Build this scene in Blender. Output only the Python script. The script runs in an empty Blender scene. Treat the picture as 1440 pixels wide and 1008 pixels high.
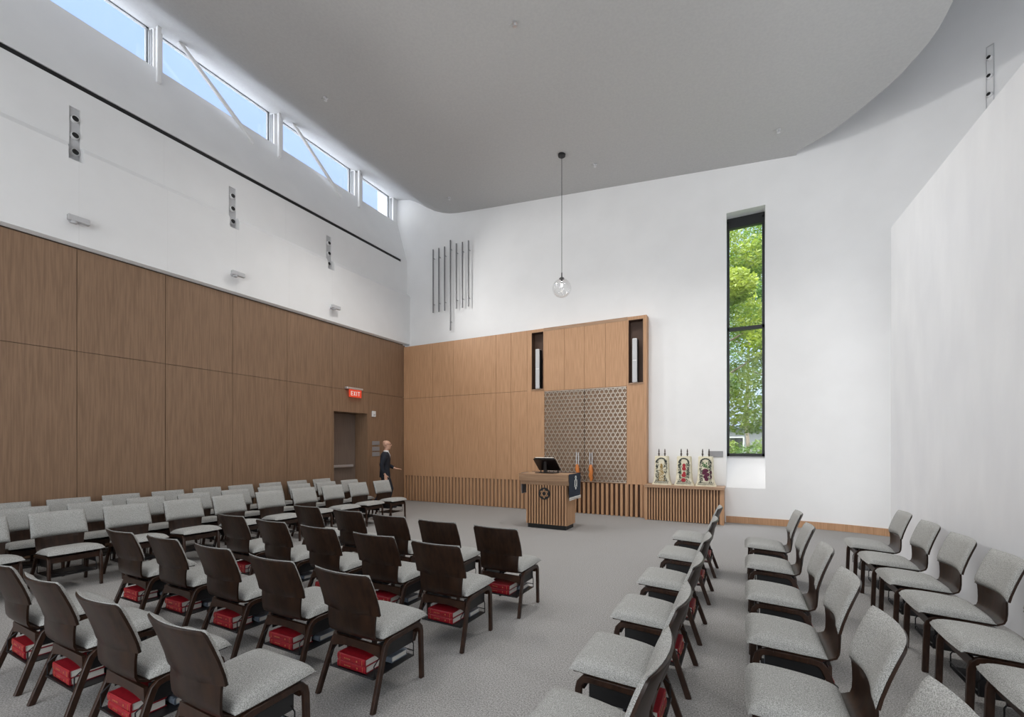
import bpy, math, random
from math import sin, cos, pi, radians, sqrt
from mathutils import Vector, Matrix
random.seed(7)
SC = bpy.context.scene
COL = SC.collection

# ------------------------------------------------------------------ materials
def mat(name, col, rough=.6, metal=0., spec=.5):
    m = bpy.data.materials.new(name); m.use_nodes = True
    b = m.node_tree.nodes['Principled BSDF']
    b.inputs['Base Color'].default_value = (*col, 1)
    b.inputs['Roughness'].default_value = rough
    b.inputs['Metallic'].default_value = metal
    b.inputs['Specular IOR Level'].default_value = spec
    return m
def noise_mat(name, c1, c2, scale=20, stretch=(1, 1, 1), rough=.6, detail=4, bump=0., lo=.35, hi=.65, metal=0., coords='Object', spec=.5, bscale=None):
    m = mat(name, c1, rough, metal, spec); nt = m.node_tree; N = nt.nodes; L = nt.links
    b = N['Principled BSDF']
    tc = N.new('ShaderNodeTexCoord'); mp = N.new('ShaderNodeMapping'); mp.inputs['Scale'].default_value = stretch
    L.new(tc.outputs[coords], mp.inputs['Vector'])
    nz = N.new('ShaderNodeTexNoise'); nz.inputs['Scale'].default_value = scale; nz.inputs['Detail'].default_value = detail
    L.new(mp.outputs[0], nz.inputs['Vector'])
    cr = N.new('ShaderNodeValToRGB')
    cr.color_ramp.elements[0].position = lo; cr.color_ramp.elements[0].color = (*c1, 1)
    cr.color_ramp.elements[1].position = hi; cr.color_ramp.elements[1].color = (*c2, 1)
    L.new(nz.outputs['Fac'], cr.inputs[0]); L.new(cr.outputs[0], b.inputs['Base Color'])
    if bump:
        bp = N.new('ShaderNodeBump'); bp.inputs['Strength'].default_value = bump; bp.inputs['Distance'].default_value = .003
        src = nz
        if bscale:
            src = N.new('ShaderNodeTexNoise'); src.inputs['Scale'].default_value = bscale; src.inputs['Detail'].default_value = 3
            L.new(tc.outputs[coords], src.inputs['Vector'])
        L.new(src.outputs['Fac'], bp.inputs['Height']); L.new(bp.outputs[0], b.inputs['Normal'])
    return m
M = {}
M['white'] = noise_mat('white_plaster', (.80, .80, .80), (.83, .83, .83), 1.5, rough=.85, spec=.2)
M['grey_panel'] = noise_mat('pale_grey_wall_covering', (.70, .71, .73), (.75, .76, .775), 3, (1, 1, .35), rough=.42, spec=.4)
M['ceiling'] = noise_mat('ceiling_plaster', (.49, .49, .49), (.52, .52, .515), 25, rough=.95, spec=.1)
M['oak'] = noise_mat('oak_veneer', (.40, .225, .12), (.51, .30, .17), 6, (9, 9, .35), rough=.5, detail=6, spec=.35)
M['oak_shaded'] = noise_mat('oak_veneer_shaded', (.20, .122, .074), (.265, .166, .103), 6, (9, 9, .35), rough=.5, detail=6, spec=.35)  # same veneer as oak, darkened in colour for the dimmer left wall
M['oak_top'] = noise_mat('oak_horizontal', (.30, .18, .105), (.40, .25, .15), 6, (.5, 8, 8), rough=.45, detail=6)
M['slat_back'] = mat('dark_slat_backing', (.075, .034, .018), .8)
M['seam'] = mat('dark_reveal', (.05, .03, .02), .9)
M['walnut'] = noise_mat('walnut_plywood', (.010, .0042, .0022), (.027, .012, .006), 5, (6, 6, .6), rough=.36, detail=7, spec=.3)
M['walnut_frame'] = noise_mat('walnut_frame', (.018, .008, .0045), (.036, .016, .009), 8, (2, 6, 2), rough=.38, detail=5, spec=.35)
M['fabric'] = noise_mat('grey_tweed', (.19, .191, .182), (.45, .45, .433), 240, rough=.95, detail=2, bump=.4, lo=.33, hi=.67, spec=.1)
M['carpet'] = noise_mat('grey_carpet', (.165, .160, .155), (.41, .40, .388), 110, rough=.98, detail=5, bump=.35, lo=.33, hi=.67, spec=.05)
M['black'] = mat('black_satin', (.008, .008, .009), .45)
M['rack'] = mat('rack_metal', (.02, .02, .022), .4, .6)
M['chrome'] = mat('brushed_steel', (.70, .70, .72), .35, .75)
M['steel_dark'] = mat('grey_rod', (.26, .26, .27), .35, .8)
M['redbook'] = noise_mat('red_bookcloth', (.22, .005, .012), (.29, .010, .018), 40, rough=.42)
M['bluebook'] = noise_mat('slate_bookcloth', (.10, .13, .17), (.15, .18, .22), 40, rough=.5)
M['pages'] = noise_mat('book_pages', (.62, .60, .55), (.75, .73, .68), 6, (1, 1, 90), rough=.9)
M['gold'] = mat('gilt', (.75, .5, .2), .3, .9)
M['fixture'] = mat('white_fixture', (.74, .74, .74), .5)
M['fixture_grey'] = mat('light_grey_fixture', (.50, .50, .51), .5)
M['plate'] = mat('grey_plate', (.27, .27, .28), .5, .2)
M['frame_black'] = mat('black_window_frame', (.01, .01, .012), .5)
M['frame_grey'] = mat('grey_window_frame', (.30, .31, .32), .5)
M['navy'] = noise_mat('navy_velvet', (.010, .018, .034), (.018, .030, .052), 30, rough=.85)
M['greycloth'] = mat('grey_cloth', (.16, .17, .19), .9)
M['white_thread'] = mat('white_thread', (.75, .75, .72), .8)
M['suit'] = noise_mat('dark_suit', (.007, .010, .018), (.012, .016, .026), 50, rough=.85)
M['skin'] = mat('skin', (.58, .34, .24), .5)
M['shirt'] = mat('white_shirt', (.8, .8, .8), .8)
M['cream'] = noise_mat('cream_mantle', (.62, .57, .42), (.76, .71, .56), 14, rough=.85)
M['emb_black'] = mat('black_embroidery', (.03, .04, .035), .8)
M['emb_gold'] = mat('gold_embroidery', (.42, .28, .08), .7)
M['emb_red'] = mat('red_embroidery', (.36, .02, .03), .7)
M['emb_purple'] = mat('purple_embroidery', (.10, .012, .04), .7)
M['emb_green'] = mat('green_embroidery', (.06, .16, .05), .7)
M['darkwood'] = mat('dark_turned_wood', (.03, .014, .008), .35)
M['amber'] = mat('amber_wood', (.62, .20, .045), .3)
M['lattice'] = mat('bronze_lattice', (.78, .70, .60), .34, .8)
M['door'] = noise_mat('dark_door', (.17, .125, .10), (.20, .15, .12), 5, (8, 8, .4), rough=.5)
M['screen'] = mat('dark_book_rest', (.010, .007, .007), .3)
M['bark'] = noise_mat('bark', (.09, .065, .045), (.20, .16, .12), 8, (1, 1, .3), rough=.9, bump=.6)
M['lawn'] = noise_mat('lawn', (.03, .06, .012), (.06, .10, .02), 6, rough=1.)
M['siding'] = noise_mat('pale_siding', (.20, .20, .23), (.26, .26, .29), 2, (1, 1, 14), rough=.8)
M['roofing'] = noise_mat('slate_roof', (.030, .042, .070), (.05, .062, .09), 5, (1, 1, 6), rough=.8)
def leaf_mat(name, c1, c2):
    m = noise_mat(name, c1, c2, .9, rough=.6, detail=3, coords='Object')
    nt = m.node_tree; N = nt.nodes; L = nt.links; b = N['Principled BSDF']; out = N['Material Output']
    tr = N.new('ShaderNodeBsdfTranslucent'); mx = N.new('ShaderNodeMixShader'); mx.inputs[0].default_value = .45
    src = b.inputs['Base Color'].links[0].from_socket
    L.new(src, tr.inputs['Color']); L.new(b.outputs[0], mx.inputs[1]); L.new(tr.outputs[0], mx.inputs[2]); L.new(mx.outputs[0], out.inputs[0])
    return m
M['leaf'] = leaf_mat('leaf_green', (.065, .125, .015), (.24, .29, .035))
M['leaf2'] = leaf_mat('leaf_deep', (.03, .08, .012), (.13, .22, .03))
def emis(name, col, s):
    m = bpy.data.materials.new(name); m.use_nodes = True; nt = m.node_tree; nt.nodes.clear()
    e = nt.nodes.new('ShaderNodeEmission'); e.inputs[0].default_value = (*col, 1); e.inputs[1].default_value = s
    o = nt.nodes.new('ShaderNodeOutputMaterial'); nt.links.new(e.outputs[0], o.inputs[0]); return m
M['exit_red'] = emis('exit_red', (1., .10, .05), 1.)
M['exit_white'] = emis('exit_white', (1., .85, .78), 1.1)
M['filament'] = emis('bulb_glow', (1., .93, .82), 6.)
def pane(name, fac, rough=0.):
    m = bpy.data.materials.new(name); m.use_nodes = True; nt = m.node_tree; nt.nodes.clear()
    t = nt.nodes.new('ShaderNodeBsdfTransparent'); g = nt.nodes.new('ShaderNodeBsdfGlossy'); g.inputs['Roughness'].default_value = rough
    lw = nt.nodes.new('ShaderNodeLayerWeight'); lw.inputs[0].default_value = fac; fr = nt.nodes.new('ShaderNodeMath'); fr.operation = 'MULTIPLY_ADD'
    nt.links.new(lw.outputs['Facing'], fr.inputs[0]); fr.inputs[1].default_value = .55 if fac < .3 else .9; fr.inputs[2].default_value = .006 if fac < .18 else .05
    mx = nt.nodes.new('ShaderNodeMixShader'); o = nt.nodes.new('ShaderNodeOutputMaterial')
    nt.links.new(fr.outputs[0], mx.inputs[0]); nt.links.new(t.outputs[0], mx.inputs[1]); nt.links.new(g.outputs[0], mx.inputs[2]); nt.links.new(mx.outputs[0], o.inputs[0]); return m
M['glass'] = pane('window_glass', .15)
M['globe'] = pane('thin_globe_glass', .2)

# ------------------------------------------------------------------ mesh helpers
class MB:
    def __init__(s): s.v = []; s.f = []
    def add(s, v, f):
        o = len(s.v); s.v += [tuple(p) for p in v]; s.f += [tuple(i + o for i in q) for q in f]; return s
    def box(s, x0, x1, y0, y1, z0, z1):
        return s.add([(x0, y0, z0), (x1, y0, z0), (x1, y1, z0), (x0, y1, z0), (x0, y0, z1), (x1, y0, z1), (x1, y1, z1), (x0, y1, z1)],
                     [(0, 3, 2, 1), (4, 5, 6, 7), (0, 1, 5, 4), (1, 2, 6, 5), (2, 3, 7, 6), (3, 0, 4, 7)])
    def rbox(s, x0, x1, y0, y1, z0, z1, r):      # box with chamfered edges in all three directions
        cx, cy, cz = (x0 + x1) / 2, (y0 + y1) / 2, (z0 + z1) / 2; hx, hy, hz = (x1 - x0) / 2, (y1 - y0) / 2, (z1 - z0) / 2
        vs = []; idx = {}
        for sx in (-1, 1):
            for sy in (-1, 1):
                for sz in (-1, 1):
                    for k in range(3):
                        p = [sx * (hx - (r if k != 0 else 0)), sy * (hy - (r if k != 1 else 0)), sz * (hz - (r if k != 2 else 0))]
                        idx[(sx, sy, sz, k)] = len(vs); vs.append((cx + p[0], cy + p[1], cz + p[2]))
        fs = []
        for k in range(3):
            a, b = [q for q in range(3) if q != k]
            for sg in (-1, 1):
                loop = []
                for (p, q) in ((-1, -1), (1, -1), (1, 1), (-1, 1)):
                    t = [0, 0, 0]; t[k] = sg; t[a] = p; t[b] = q; loop.append(idx[(*t, k)])
                if (sg > 0) == (k == 1): loop.reverse()
                fs.append(tuple(loop))
        for sx in (-1, 1):
            for sy in (-1, 1):
                for sz in (-1, 1):
                    l = [idx[(sx, sy, sz, 0)], idx[(sx, sy, sz, 1)], idx[(sx, sy, sz, 2)]]
                    if sx * sy * sz < 0: l.reverse()
                    fs.append(tuple(l))
        for k in range(3):
            a, b = [q for q in range(3) if q != k]
            for p in (-1, 1):
                for q in (-1, 1):
                    t0 = [0, 0, 0]; t0[k] = -1; t0[a] = p; t0[b] = q; t1 = list(t0); t1[k] = 1
                    fs.append((idx[(*t0, a)], idx[(*t1, a)], idx[(*t1, b)], idx[(*t0, b)]))
        return s.add(vs, fs)
    def prism(s, poly, axis, a, b):
        n = len(poly)
        def P(p, t): return {'x': (t, p[0], p[1]), 'y': (p[0], t, p[1]), 'z': (p[0], p[1], t)}[axis]
        return s.add([P(p, a) for p in poly] + [P(p, b) for p in poly],
                     [tuple(range(n)), tuple(range(2 * n - 1, n - 1, -1))] + [(i, i + n, (i + 1) % n + n, (i + 1) % n) for i in range(n)])
    def tube(s, pts, r, n=8, sq=None, cap=True):
        pts = [Vector(p) for p in pts]; R = r if isinstance(r, (list, tuple)) and not sq else [r] * len(pts)
        rings = []; up = None
        for i, p in enumerate(pts):
            t = (pts[min(i + 1, len(pts) - 1)] - pts[max(i - 1, 0)]).normalized()
            if up is None:
                up = Vector((1, 0, 0)) if abs(t.x) < .9 else Vector((0, 0, 1))
            a = (up - t * up.dot(t)).normalized(); b = t.cross(a); up = a
            if sq:
                w, h = sq[0] / 2, sq[1] / 2; c = min(w, h) * .3
                q = [(w, h - c), (w - c, h), (-w + c, h), (-w, h - c), (-w, -h + c), (-w + c, -h), (w - c, -h), (w, -h + c)]
                rings.append([p + a * x + b * y for x, y in q])
            else:
                rings.append([p + (a * cos(2 * pi * k / n) + b * sin(2 * pi * k / n)) * R[i] for k in range(n)])
        n = len(rings[0]); vs = [q for rg in rings for q in rg]; fs = []
        for i in range(len(rings) - 1):
            for k in range(n):
                fs.append((i * n + k, i * n + (k + 1) % n, (i + 1) * n + (k + 1) % n, (i + 1) * n + k))
        if cap: fs += [tuple(range(n))[::-1], tuple((len(rings) - 1) * n + k for k in range(n))]
        return s.add(vs, fs)
    def lathe(s, prof, c=(0, 0, 0), n=16, axis='z'):
        vs = []; fs = []
        for (r, h) in prof:
            for k in range(n):
                a = 2 * pi * k / n; x, y = r * cos(a), r * sin(a)
                vs.append({'z': (c[0] + x, c[1] + y, c[2] + h), 'x': (c[0] + h, c[1] + x, c[2] + y), 'y': (c[0] + x, c[1] + h, c[2] + y)}[axis])
        for i in range(len(prof) - 1):
            for k in range(n): fs.append((i * n + k, i * n + (k + 1) % n, (i + 1) * n + (k + 1) % n, (i + 1) * n + k))
        fs += [tuple(range(n))[::-1], tuple((len(prof) - 1) * n + k for k in range(n))]
        return s.add(vs, fs)
    def grid2(s, top, bot):                       # two matching grids (rows of points) closed along their border
        nr, nc = len(top), len(top[0]); vs = [p for r in top for p in r] + [p for r in bot for p in r]; o = nr * nc; fs = []
        for i in range(nr - 1):
            for j in range(nc - 1):
                a = i * nc + j; fs.append((a, a + 1, a + nc + 1, a + nc)); fs.append((o + a, o + a + nc, o + a + nc + 1, o + a + 1))
        for j in range(nc - 1):
            fs.append((j, o + j, o + j + 1, j + 1)); a = (nr - 1) * nc + j; fs.append((a, a + 1, o + a + 1, o + a))
        for i in range(nr - 1):
            a = i * nc; fs.append((a, a + nc, o + a + nc, o + a)); a = i * nc + nc - 1; fs.append((a, o + a, o + a + nc, a + nc))
        return s.add(vs, fs)
    def build(s, name, m, parent=None, smooth=False, angle=40):
        me = bpy.data.meshes.new(name); me.from_pydata(s.v, [], s.f); me.validate(); 
        import bmesh
        bm = bmesh.new(); bm.from_mesh(me); bmesh.ops.remove_doubles(bm, verts=bm.verts, dist=1e-5); bmesh.ops.recalc_face_normals(bm, faces=bm.faces); bm.to_mesh(me); bm.free()
        me.materials.append(m if not isinstance(m, str) else M[m])
        if smooth:
            me.shade_smooth()
            try: me.set_sharp_from_angle(angle=radians(angle))
            except Exception: pass
        o = bpy.data.objects.new(name, me); COL.objects.link(o)
        if parent: o.parent = parent
        return o
def tag(o, label, cat, group=None):
    o['label'] = label; o['category'] = cat
    if group: o['group'] = group
    return o
def empty(name, loc, rz=0.):
    o = bpy.data.objects.new(name, None); o.location = loc; o.rotation_euler = (0, 0, rz); o.empty_display_size = .1; COL.objects.link(o); return o
def struct(o): o['kind'] = 'structure'; return o
def dup(root, loc, rz):
    r = root.copy(); COL.objects.link(r); r.location = loc; r.rotation_euler = (0, 0, rz)
    for ch in list(root.children):
        c = ch.copy(); COL.objects.link(c); c.parent = r
        for g in list(ch.children):
            d = g.copy(); COL.objects.link(d); d.parent = c
    return r
def B(*a): return MB().box(*a)

# ------------------------------------------------------------------ room shell
YB = -5.0          # back of the hall behind the camera
XW = -9.05         # oak lining of the left wall
YA = 10.22         # front of the oak ark wall
YF = 10.45         # white far wall
struct(B(-10.3, 5.6, YB - .2, 11.2, -.2, 0).build('floor', 'carpet'))

# left wall: lower backing with the door recess, upper white profile
d0, d1, dz = 7.68, 8.81, 2.505
w = MB()
for (a, b, z0, z1) in ((YB, d0, 0, 4.66), (d1, YF, 0, 4.66), (d0, d1, dz, 4.66)):
    w.box(-9.95, XW - .02, a, b, z0, z1)
w.box(-9.95, -9.62, d0, d1, 0, dz)
niche_y = [(2.83, 2.955), (5.185, 5.32), (7.505, 7.655)]
base = [(-8.98, 4.69), (-8.98, 6.12), (-9.025, 6.20), (-9.1, 6.21), (-9.1, 7.13), (-9.25, 7.13), (-9.25, 7.21), (-9.1, 7.21), (-9.5, 8.51), (-9.75, 8.51), (-9.95, 8.3), (-9.95, 4.66), (-9.05, 4.66)]
base_n = [(-8.98, 4.69), (-8.98, 5.95), (-9.135, 5.95), (-9.135, 6.81), (-9.1, 6.81), (-9.1, 7.13), (-9.25, 7.13), (-9.25, 7.21), (-9.1, 7.21), (-9.5, 8.51), (-9.75, 8.51), (-9.95, 8.3), (-9.95, 4.66), (-9.05, 4.66)]
base_e = [(-8.98, 4.69), (-8.98, 6.12), (-9.025, 6.20), (-9.1, 6.21), (-9.1, 7.21), (-9.5, 8.51), (-9.75, 8.51), (-9.95, 8.3), (-9.95, 4.66), (-9.05, 4.66)]
segs = []; y = YB
base_l = [(-8.98, 4.69), (-8.98, 5.95), (-9.135, 5.95), (-9.135, 6.205), (-9.1, 6.21)] + base[3:]
for (a, b) in niche_y:
    segs += [(y, a - .045, base), (a - .045, a, base_l), (a, b, base_n)]; y = b
segs += [(y, 10.19, base), (10.19, YF + .02, base_e)]
for a, b, p in segs: w.prism(p, 'y', a, b)
bays = [(-4.7, -2.55), (-2.4, -.35), (-.2, 1.8), (1.95, 4.09), (4.23, 6.42), (6.635, 8.78), (9.06, 10.285)]
yy = YB
for a, b in bays + [(YF + .02, None)]:
    w.box(-9.75, -9.5, yy, a, 8.51, 9.6); yy = b
for a, b in bays: w.box(-9.75, -9.68, a, b, 9.30, 9.6)
wl = struct(w.build('wall_left', 'white'))
t = struct(B(-9.24, -9.115, YB, 10.18, 7.135, 7.205).build('trim_1', 'black'))
# faint plaster control joints
j = MB()
for q in (.55, 1.73, 4.07, 6.42, 8.86): j.box(-9.104, -9.0992, q, q + .004, 6.21, 7.13)
for q in (1.73, 2.9, 4.07, 5.255, 6.42, 7.58, 8.86): j.box(-8.984, -8.9792, q, q + .004, 4.69, 5.95 if q in (2.9, 5.255, 7.58) else 6.12)
struct(j.build('trim_2', 'fixture'))
# oak lining of the left wall
w = MB(); seam = [YB, -3., -1.8, -.62, .55, 1.73, 2.9, 4.07, 5.23, 6.42, 7.64, 8.86, 10.3]
for a, b in zip(seam[:-1], seam[1:]):
    for z0, z1 in ((.02, 3.066), (3.074, 4.635)):
        if a > 7.6 and a < 7.7 and z0 < 1:
            w.box(XW - .02, XW, a + .004, d0, z0, z1); w.box(XW - .02, XW, d0, d1, dz, z1); w.box(XW - .02, XW, d1, b - .004, z0, z1)
        else: w.box(XW - .02, XW, a + .004, b - .004, z0, z1)
wp = struct(w.build('wall_left_panelling', 'oak_shaded'))
struct(B(XW - .022, XW - .016, YB, d0, 0, 4.66).box(XW - .022, XW - .016, d1, YA, 0, 4.66).box(XW - .022, XW - .016, d0, d1, dz + .01, 4.66).build('wall_left_panel_backing', 'seam'))
# door recess
dr = MB().box(-9.6, XW, d1 - .012, d1 - .001, 0, dz).box(-9.6, XW, d0 + .001, d0 + .012, 0, dz).box(-9.6, XW, d0 + .012, d1 - .012, dz - .012, dz - .001)
struct(dr.build('door_1_jamb', 'oak_shaded'))
dl = struct(B(-9.6, -9.5, d0 + .02, d1 - .02, .01, dz - .02).build('door_1', 'door'))
h = MB(); h.rbox(-9.46, -9.42, d0 + .12, d1 - .14, 1.05, 1.12, .012); h.box(-9.5, -9.45, d0 + .12, d0 + .2, 1.05, 1.12); h.box(-9.5, -9.45, d1 - .22, d1 - .14, 1.05, 1.12)
h.build('door_handle', 'chrome', dl)
# clerestory windows
for i, (a, b) in enumerate(bays):
    root = struct(empty('window_%d' % (i + 1), (-9.715, (a + b) / 2, 8.51)))
    hw = (b - a) / 2
    f = MB(); x0, x1 = -.03, .03
    f.box(x0, x1, -hw, hw, 0, .03); f.box(x0, x1, -hw, hw, .765, .79); f.box(x0, x1, -hw, -hw + .03, 0, .79); f.box(x0, x1, hw - .04, hw, 0, .79)
    f.box(.03, .16, hw - .012, hw - .001, .001, .70); f.box(.06, .11, hw - .02, hw - .012, .001, .70)
    f.build('window_frame', 'frame_grey', root)
    B(-.004, .004, -hw + .04, hw - .04, .03, .765).build('window_pane', 'glass', root)
# roof truss members in front of the clerestory
for k, yy in enumerate((-2.47, -.27, 1.88, 4.1, 6.44, 8.8)):
    o = MB().rbox(-9.385, -9.315, yy - .032, yy + .032, 8.17, 9.17, .008).build('trim_%d' % (k + 3), 'white'); struct(o)
for k, (ya, yb) in enumerate(((-.05, 1.2), (4.43, 5.86), (6.79, 8.2))):
    o = MB().tube([(-9.36, ya, 9.18), (-9.36, yb, 8.15)], 0, sq=(.06, .075)).build('trim_%d' % (k + 9), 'white'); struct(o)

# far wall with the tall window opening
wx0, wx1, wz0, wz1 = -.335, .385, .74, 6.57
YG = 10.78
w = MB()
w.box(-10.3, wx0, YF, YF + .45, 0, 9.9); w.box(wx0, wx1, YF, YF + .45, wz1, 9.9)
w.prism([(YF, 0), (YF, wz0), (YG, 1.40), (YF + .45, 1.40), (YF + .45, 0)], 'x', wx0, wx1)
w.box(wx1, .8, YF, YF + .45, 0, 9.9)
CX, CY, RR = .8, 6.45, 4.0
n = 40
arc = [(CX + RR * sin(pi / 2 * k / n), CY + RR * cos(pi / 2 * k / n)) for k in range(n + 1)] + [(CX + RR, YB)]
arco = [(CX + (RR + .45) * sin(pi / 2 * k / n), CY + (RR + .45) * cos(pi / 2 * k / n)) for k in range(n + 1)] + [(CX + RR + .45, YB)]
wf = struct(w.build('wall_far', 'white'))
w = MB()
for k in range(len(arc) - 1):
    a, b, c, d = arc[k], arc[k + 1], arco[k + 1], arco[k]
    ang = math.atan2(a[0] - CX, a[1] - CY)
    z1 = 9.9
    if k == len(arc) - 2:          # straight run with an unseen opening added behind the partition for light
        for (ya, yb, za, zb) in ((a[1], 5.2, 0, z1), (5.2, -3.2, 0, .5), (5.2, -3.2, 4.5, z1), (-3.2, YB, 0, z1)): w.box(CX + RR, CX + RR + .45, yb, ya, za, zb)
        continue
    w.add([(p[0], p[1], z) for z in (0, z1) for p in (a, b, c, d)], [(0, 1, 2, 3), (7, 6, 5, 4), (0, 4, 5, 1), (2, 6, 7, 3)])
wr = struct(w.build('wall_right', 'white', smooth=True, angle=30))
# baseboard following wall
w = MB(); path = [(-.34, YF), (CX, YF)] + arc[1:-1]
def offp(k, o):
    if k < 2: return (path[k][0], path[k][1] - o)
    x, y = path[k]; L = sqrt((x - CX) ** 2 + (y - CY) ** 2); return (CX + (x - CX) * (L - o) / L, CY + (y - CY) * (L - o) / L)
for k in range(len(path) - 1):
    a, b, c, d = path[k], path[k + 1], offp(k + 1, .02), offp(k, .02)
    w.add([(p[0], p[1], z) for z in (.001, .135) for p in (a, b, c, d)], [(0, 1, 2, 3), (7, 6, 5, 4), (2, 6, 7, 3)] + ([(3, 7, 4, 0)] if k == 0 else []))
struct(w.build('baseboard_far', 'oak'))
# right partition
px0, py0 = 1.93, 8.43; px1, py1 = 2.62, YB
w = MB(); dx, dy = px1 - px0, py1 - py0; L = sqrt(dx * dx + dy * dy); nx, ny = -dy / L * .14, dx / L * .14
w.add([(x, y, z) for z in (0, 4.86) for (x, y) in ((px0, py0), (px1, py1), (px1 + nx, py1 + ny), (px0 + nx, py0 + ny))],
      [(0, 3, 2, 1), (4, 5, 6, 7), (0, 1, 5, 4), (1, 2, 6, 5), (2, 3, 7, 6), (3, 0, 4, 7)])
struct(w.build('wall_partition', 'grey_panel'))
# back wall of the hall, behind the camera: added opening, sized for light
w = MB(); w.box(-10.3, -5.6, YB - .2, YB, 0, 9.9); w.box(-5.6, 2.2, YB - .2, YB, 6.6, 9.9); w.box(2.2, 5.6, YB - .2, YB, 0, 9.9); w.box(-5.6, 2.2, YB - .2, YB, 0, .3)
for x in (-3., -.4): w.box(x - .06, x + .06, YB - .16, YB - .04, .3, 6.6)
struct(w.build('wall_back', 'white'))
# roof above
struct(B(-9.95, 5.6, YB - .2, 11., 9.9, 10.1).build('roof', 'white'))

struct(B(-17, -9.96, YB - 2, 12, 8.2, 8.35).build('bounce_deck', 'white'))  # unseen white deck added to bounce light up onto the clerestory soffit
# ceiling: dropped plane with coved clerestory side and a curved free edge
def zc(x): return 7.51 - .103 * x
prof = [(-9.74, 9.32), (-9.68, 9.30), (-9.5, 9.21), (-9.2, 9.14), (-9.0, 9.09), (-8.8, 8.99), (-8.6, 8.87), (-8.35, 8.70), (-8.05, 8.52), (-7.75, 8.39), (-7.5, 8.315), (-7.2, 8.262), (-6.9, 8.225)]
xs = [-6.5, -5, -3, -1, .5, .921]
edge = [(.921, YF), (.921, 10.306), (1.2, 10.08), (1.433, 9.855), (1.736, 9.412), (2.015, 8.953), (2.13, 8.70), (2.224, 8.429), (2.29, 8.21), (2.332, 7.992), (2.345, 7.75), (2.35, 7.5)]
def ymax(x):
    if x <= .921: return YF
    for (a, b), (c, d) in zip(edge[1:-1], edge[2:]):
        if a <= x <= c: return b + (d - b) * (x - a) / (c - a)
    return 7.5
cols = [(x, z) for x, z in prof] + [(x, zc(x)) for x in xs]
ecols = [(x, zc(x)) for x in (1.06, 1.2, 1.433, 1.58, 1.736, 1.88, 2.015, 2.13, 2.224, 2.29, 2.332, 2.345, 2.35)]
w = MB(); vs = []; fs = []
allc = cols + [(.9211, zc(.9211))] + ecols
for (x, z) in allc:
    ym = YF if x <= .921 else (10.306 if x < .93 else ymax(x)); zt = max(z + .2, 0)
    vs += [(x, YB, z), (x, ym, z), (x, ym, zt), (x, YB, zt)]
for i in range(len(allc) - 1):
    a = 4 * i; b = a + 4
    fs += [(a, b, b + 1, a + 1), (a + 3, a + 2, b + 2, b + 3), (a + 1, b + 1, b + 2, a + 2), (a, a + 3, b + 3, b)]
a = 4 * (len(allc) - 1); fs += [(a, a + 1, a + 2, a + 3)]
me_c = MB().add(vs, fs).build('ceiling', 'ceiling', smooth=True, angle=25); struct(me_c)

# ------------------------------------------------------------------ far oak panelling (left of the ark) and ark
w = MB(); sm = [-9.03, -7.943, -7.222, -5.846, -5.397, -4.93]
for a, b in zip(sm[:-1], sm[1:]):
    for z0, z1 in ((.745, 3.026), (3.034, 4.575)): w.box(a + .003, b - .003, YA, YA + .02, z0, z1)
struct(w.build('wall_far_panelling', 'oak'))
w = MB(); x = -9.02
while x < -4.95: w.box(x, x + .058, YA, YA + .04, .01, .742); x += .112
struct(w.build('wall_far_slats', 'oak'))
struct(B(-9.05, -4.93, YA + .018, YF - .001, 3.0, 4.575).box(-9.05, -4.93, YA + .018, YF - .001, .745, 3.0).build('wall_far_panel_backing', 'seam'))
struct(B(-9.05, -4.93, YA + .03, YF - .001, 0, .745).build('wall_far_slat_backing', 'oak_shaded'))

ark = tag(empty('ark_cabinet', (-3.44, YA, 0)), 'tall oak ark cabinet with star-lattice doors and two dark speaker niches', 'cabinet')
def A(mb, name, m, parent=ark, **k):
    mb.v = [(p[0] + 3.44, p[1] - YA, p[2]) for p in mb.v]; return mb.build(name, m, parent, **k)
AX0, AX1, NL, NR = -4.927, -1.945, (-4.80, -4.475), (-2.35, -2.02)
DX = (-4.448, -2.39); DC = -3.40; DZ = (.77, 2.985)
w = MB(); w.box(AX0, AX1, YA + .2, YF - .001, 0, 4.575)
w.box(AX0, NL[0], YA, YA + .2, 0.0, 4.575).box(NL[1], DX[0], YA, YA + .2, 0, 4.575).box(DX[1], NR[0], YA, YA + .2, 0, 4.575).box(NR[1], AX1, YA - .0, YA + .2, 0, 4.575)
w.box(NL[0], NL[1], YA + .002, YA + .2, .745, 3.05).box(NL[0], NL[1], YA, YA + .2, 4.50, 4.575)
w.box(NR[0], NR[1], YA + .002, YA + .2, .745, 3.05).box(NR[0], NR[1], YA, YA + .2, 4.50, 4.575)
w.box(DX[0], DX[1], YA + .03, YA + .2, .745, 4.54)
A(w, 'body', 'oak')
M['niche'] = mat('niche_lining', (.085, .045, .028), .6)
for a, b in (NL, NR):
    A(B(a, b, YA + .19, YA + .2, 3.06, 4.5).box(a, a + .006, YA + .004, YA + .19, 3.06, 4.5).box(b - .006, b, YA + .004, YA + .19, 3.06, 4.5).box(a, b, YA + .004, YA + .19, 4.494, 4.5), 'niche_lining', 'niche')
w = MB(); ux = [DX[0], -3.91, DC, -2.888, DX[1]]
for a, b in zip(ux[:-1], ux[1:]): 
    A(B(a + .003, b - .003, YA, YA + .03, 3.0, 4.50), 'upper_panel', 'oak')
A(B(DX[0] - .02, DX[1] + .02, YA - .002, YA + .2, 4.502, 4.58), 'top_rail', 'oak_top')
for a, b in (NL, NR): A(B(a - .01, b + .01, YA - .012, YA + .19, 3.03, 3.06), 'niche_shelf', 'oak_top')
A(B(AX0, AX1 - .06, YA + .0405, YA + .2, .01, .745), 'slat_backing', 'slat_back')
w = MB(); x = AX0 + .03
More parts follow.
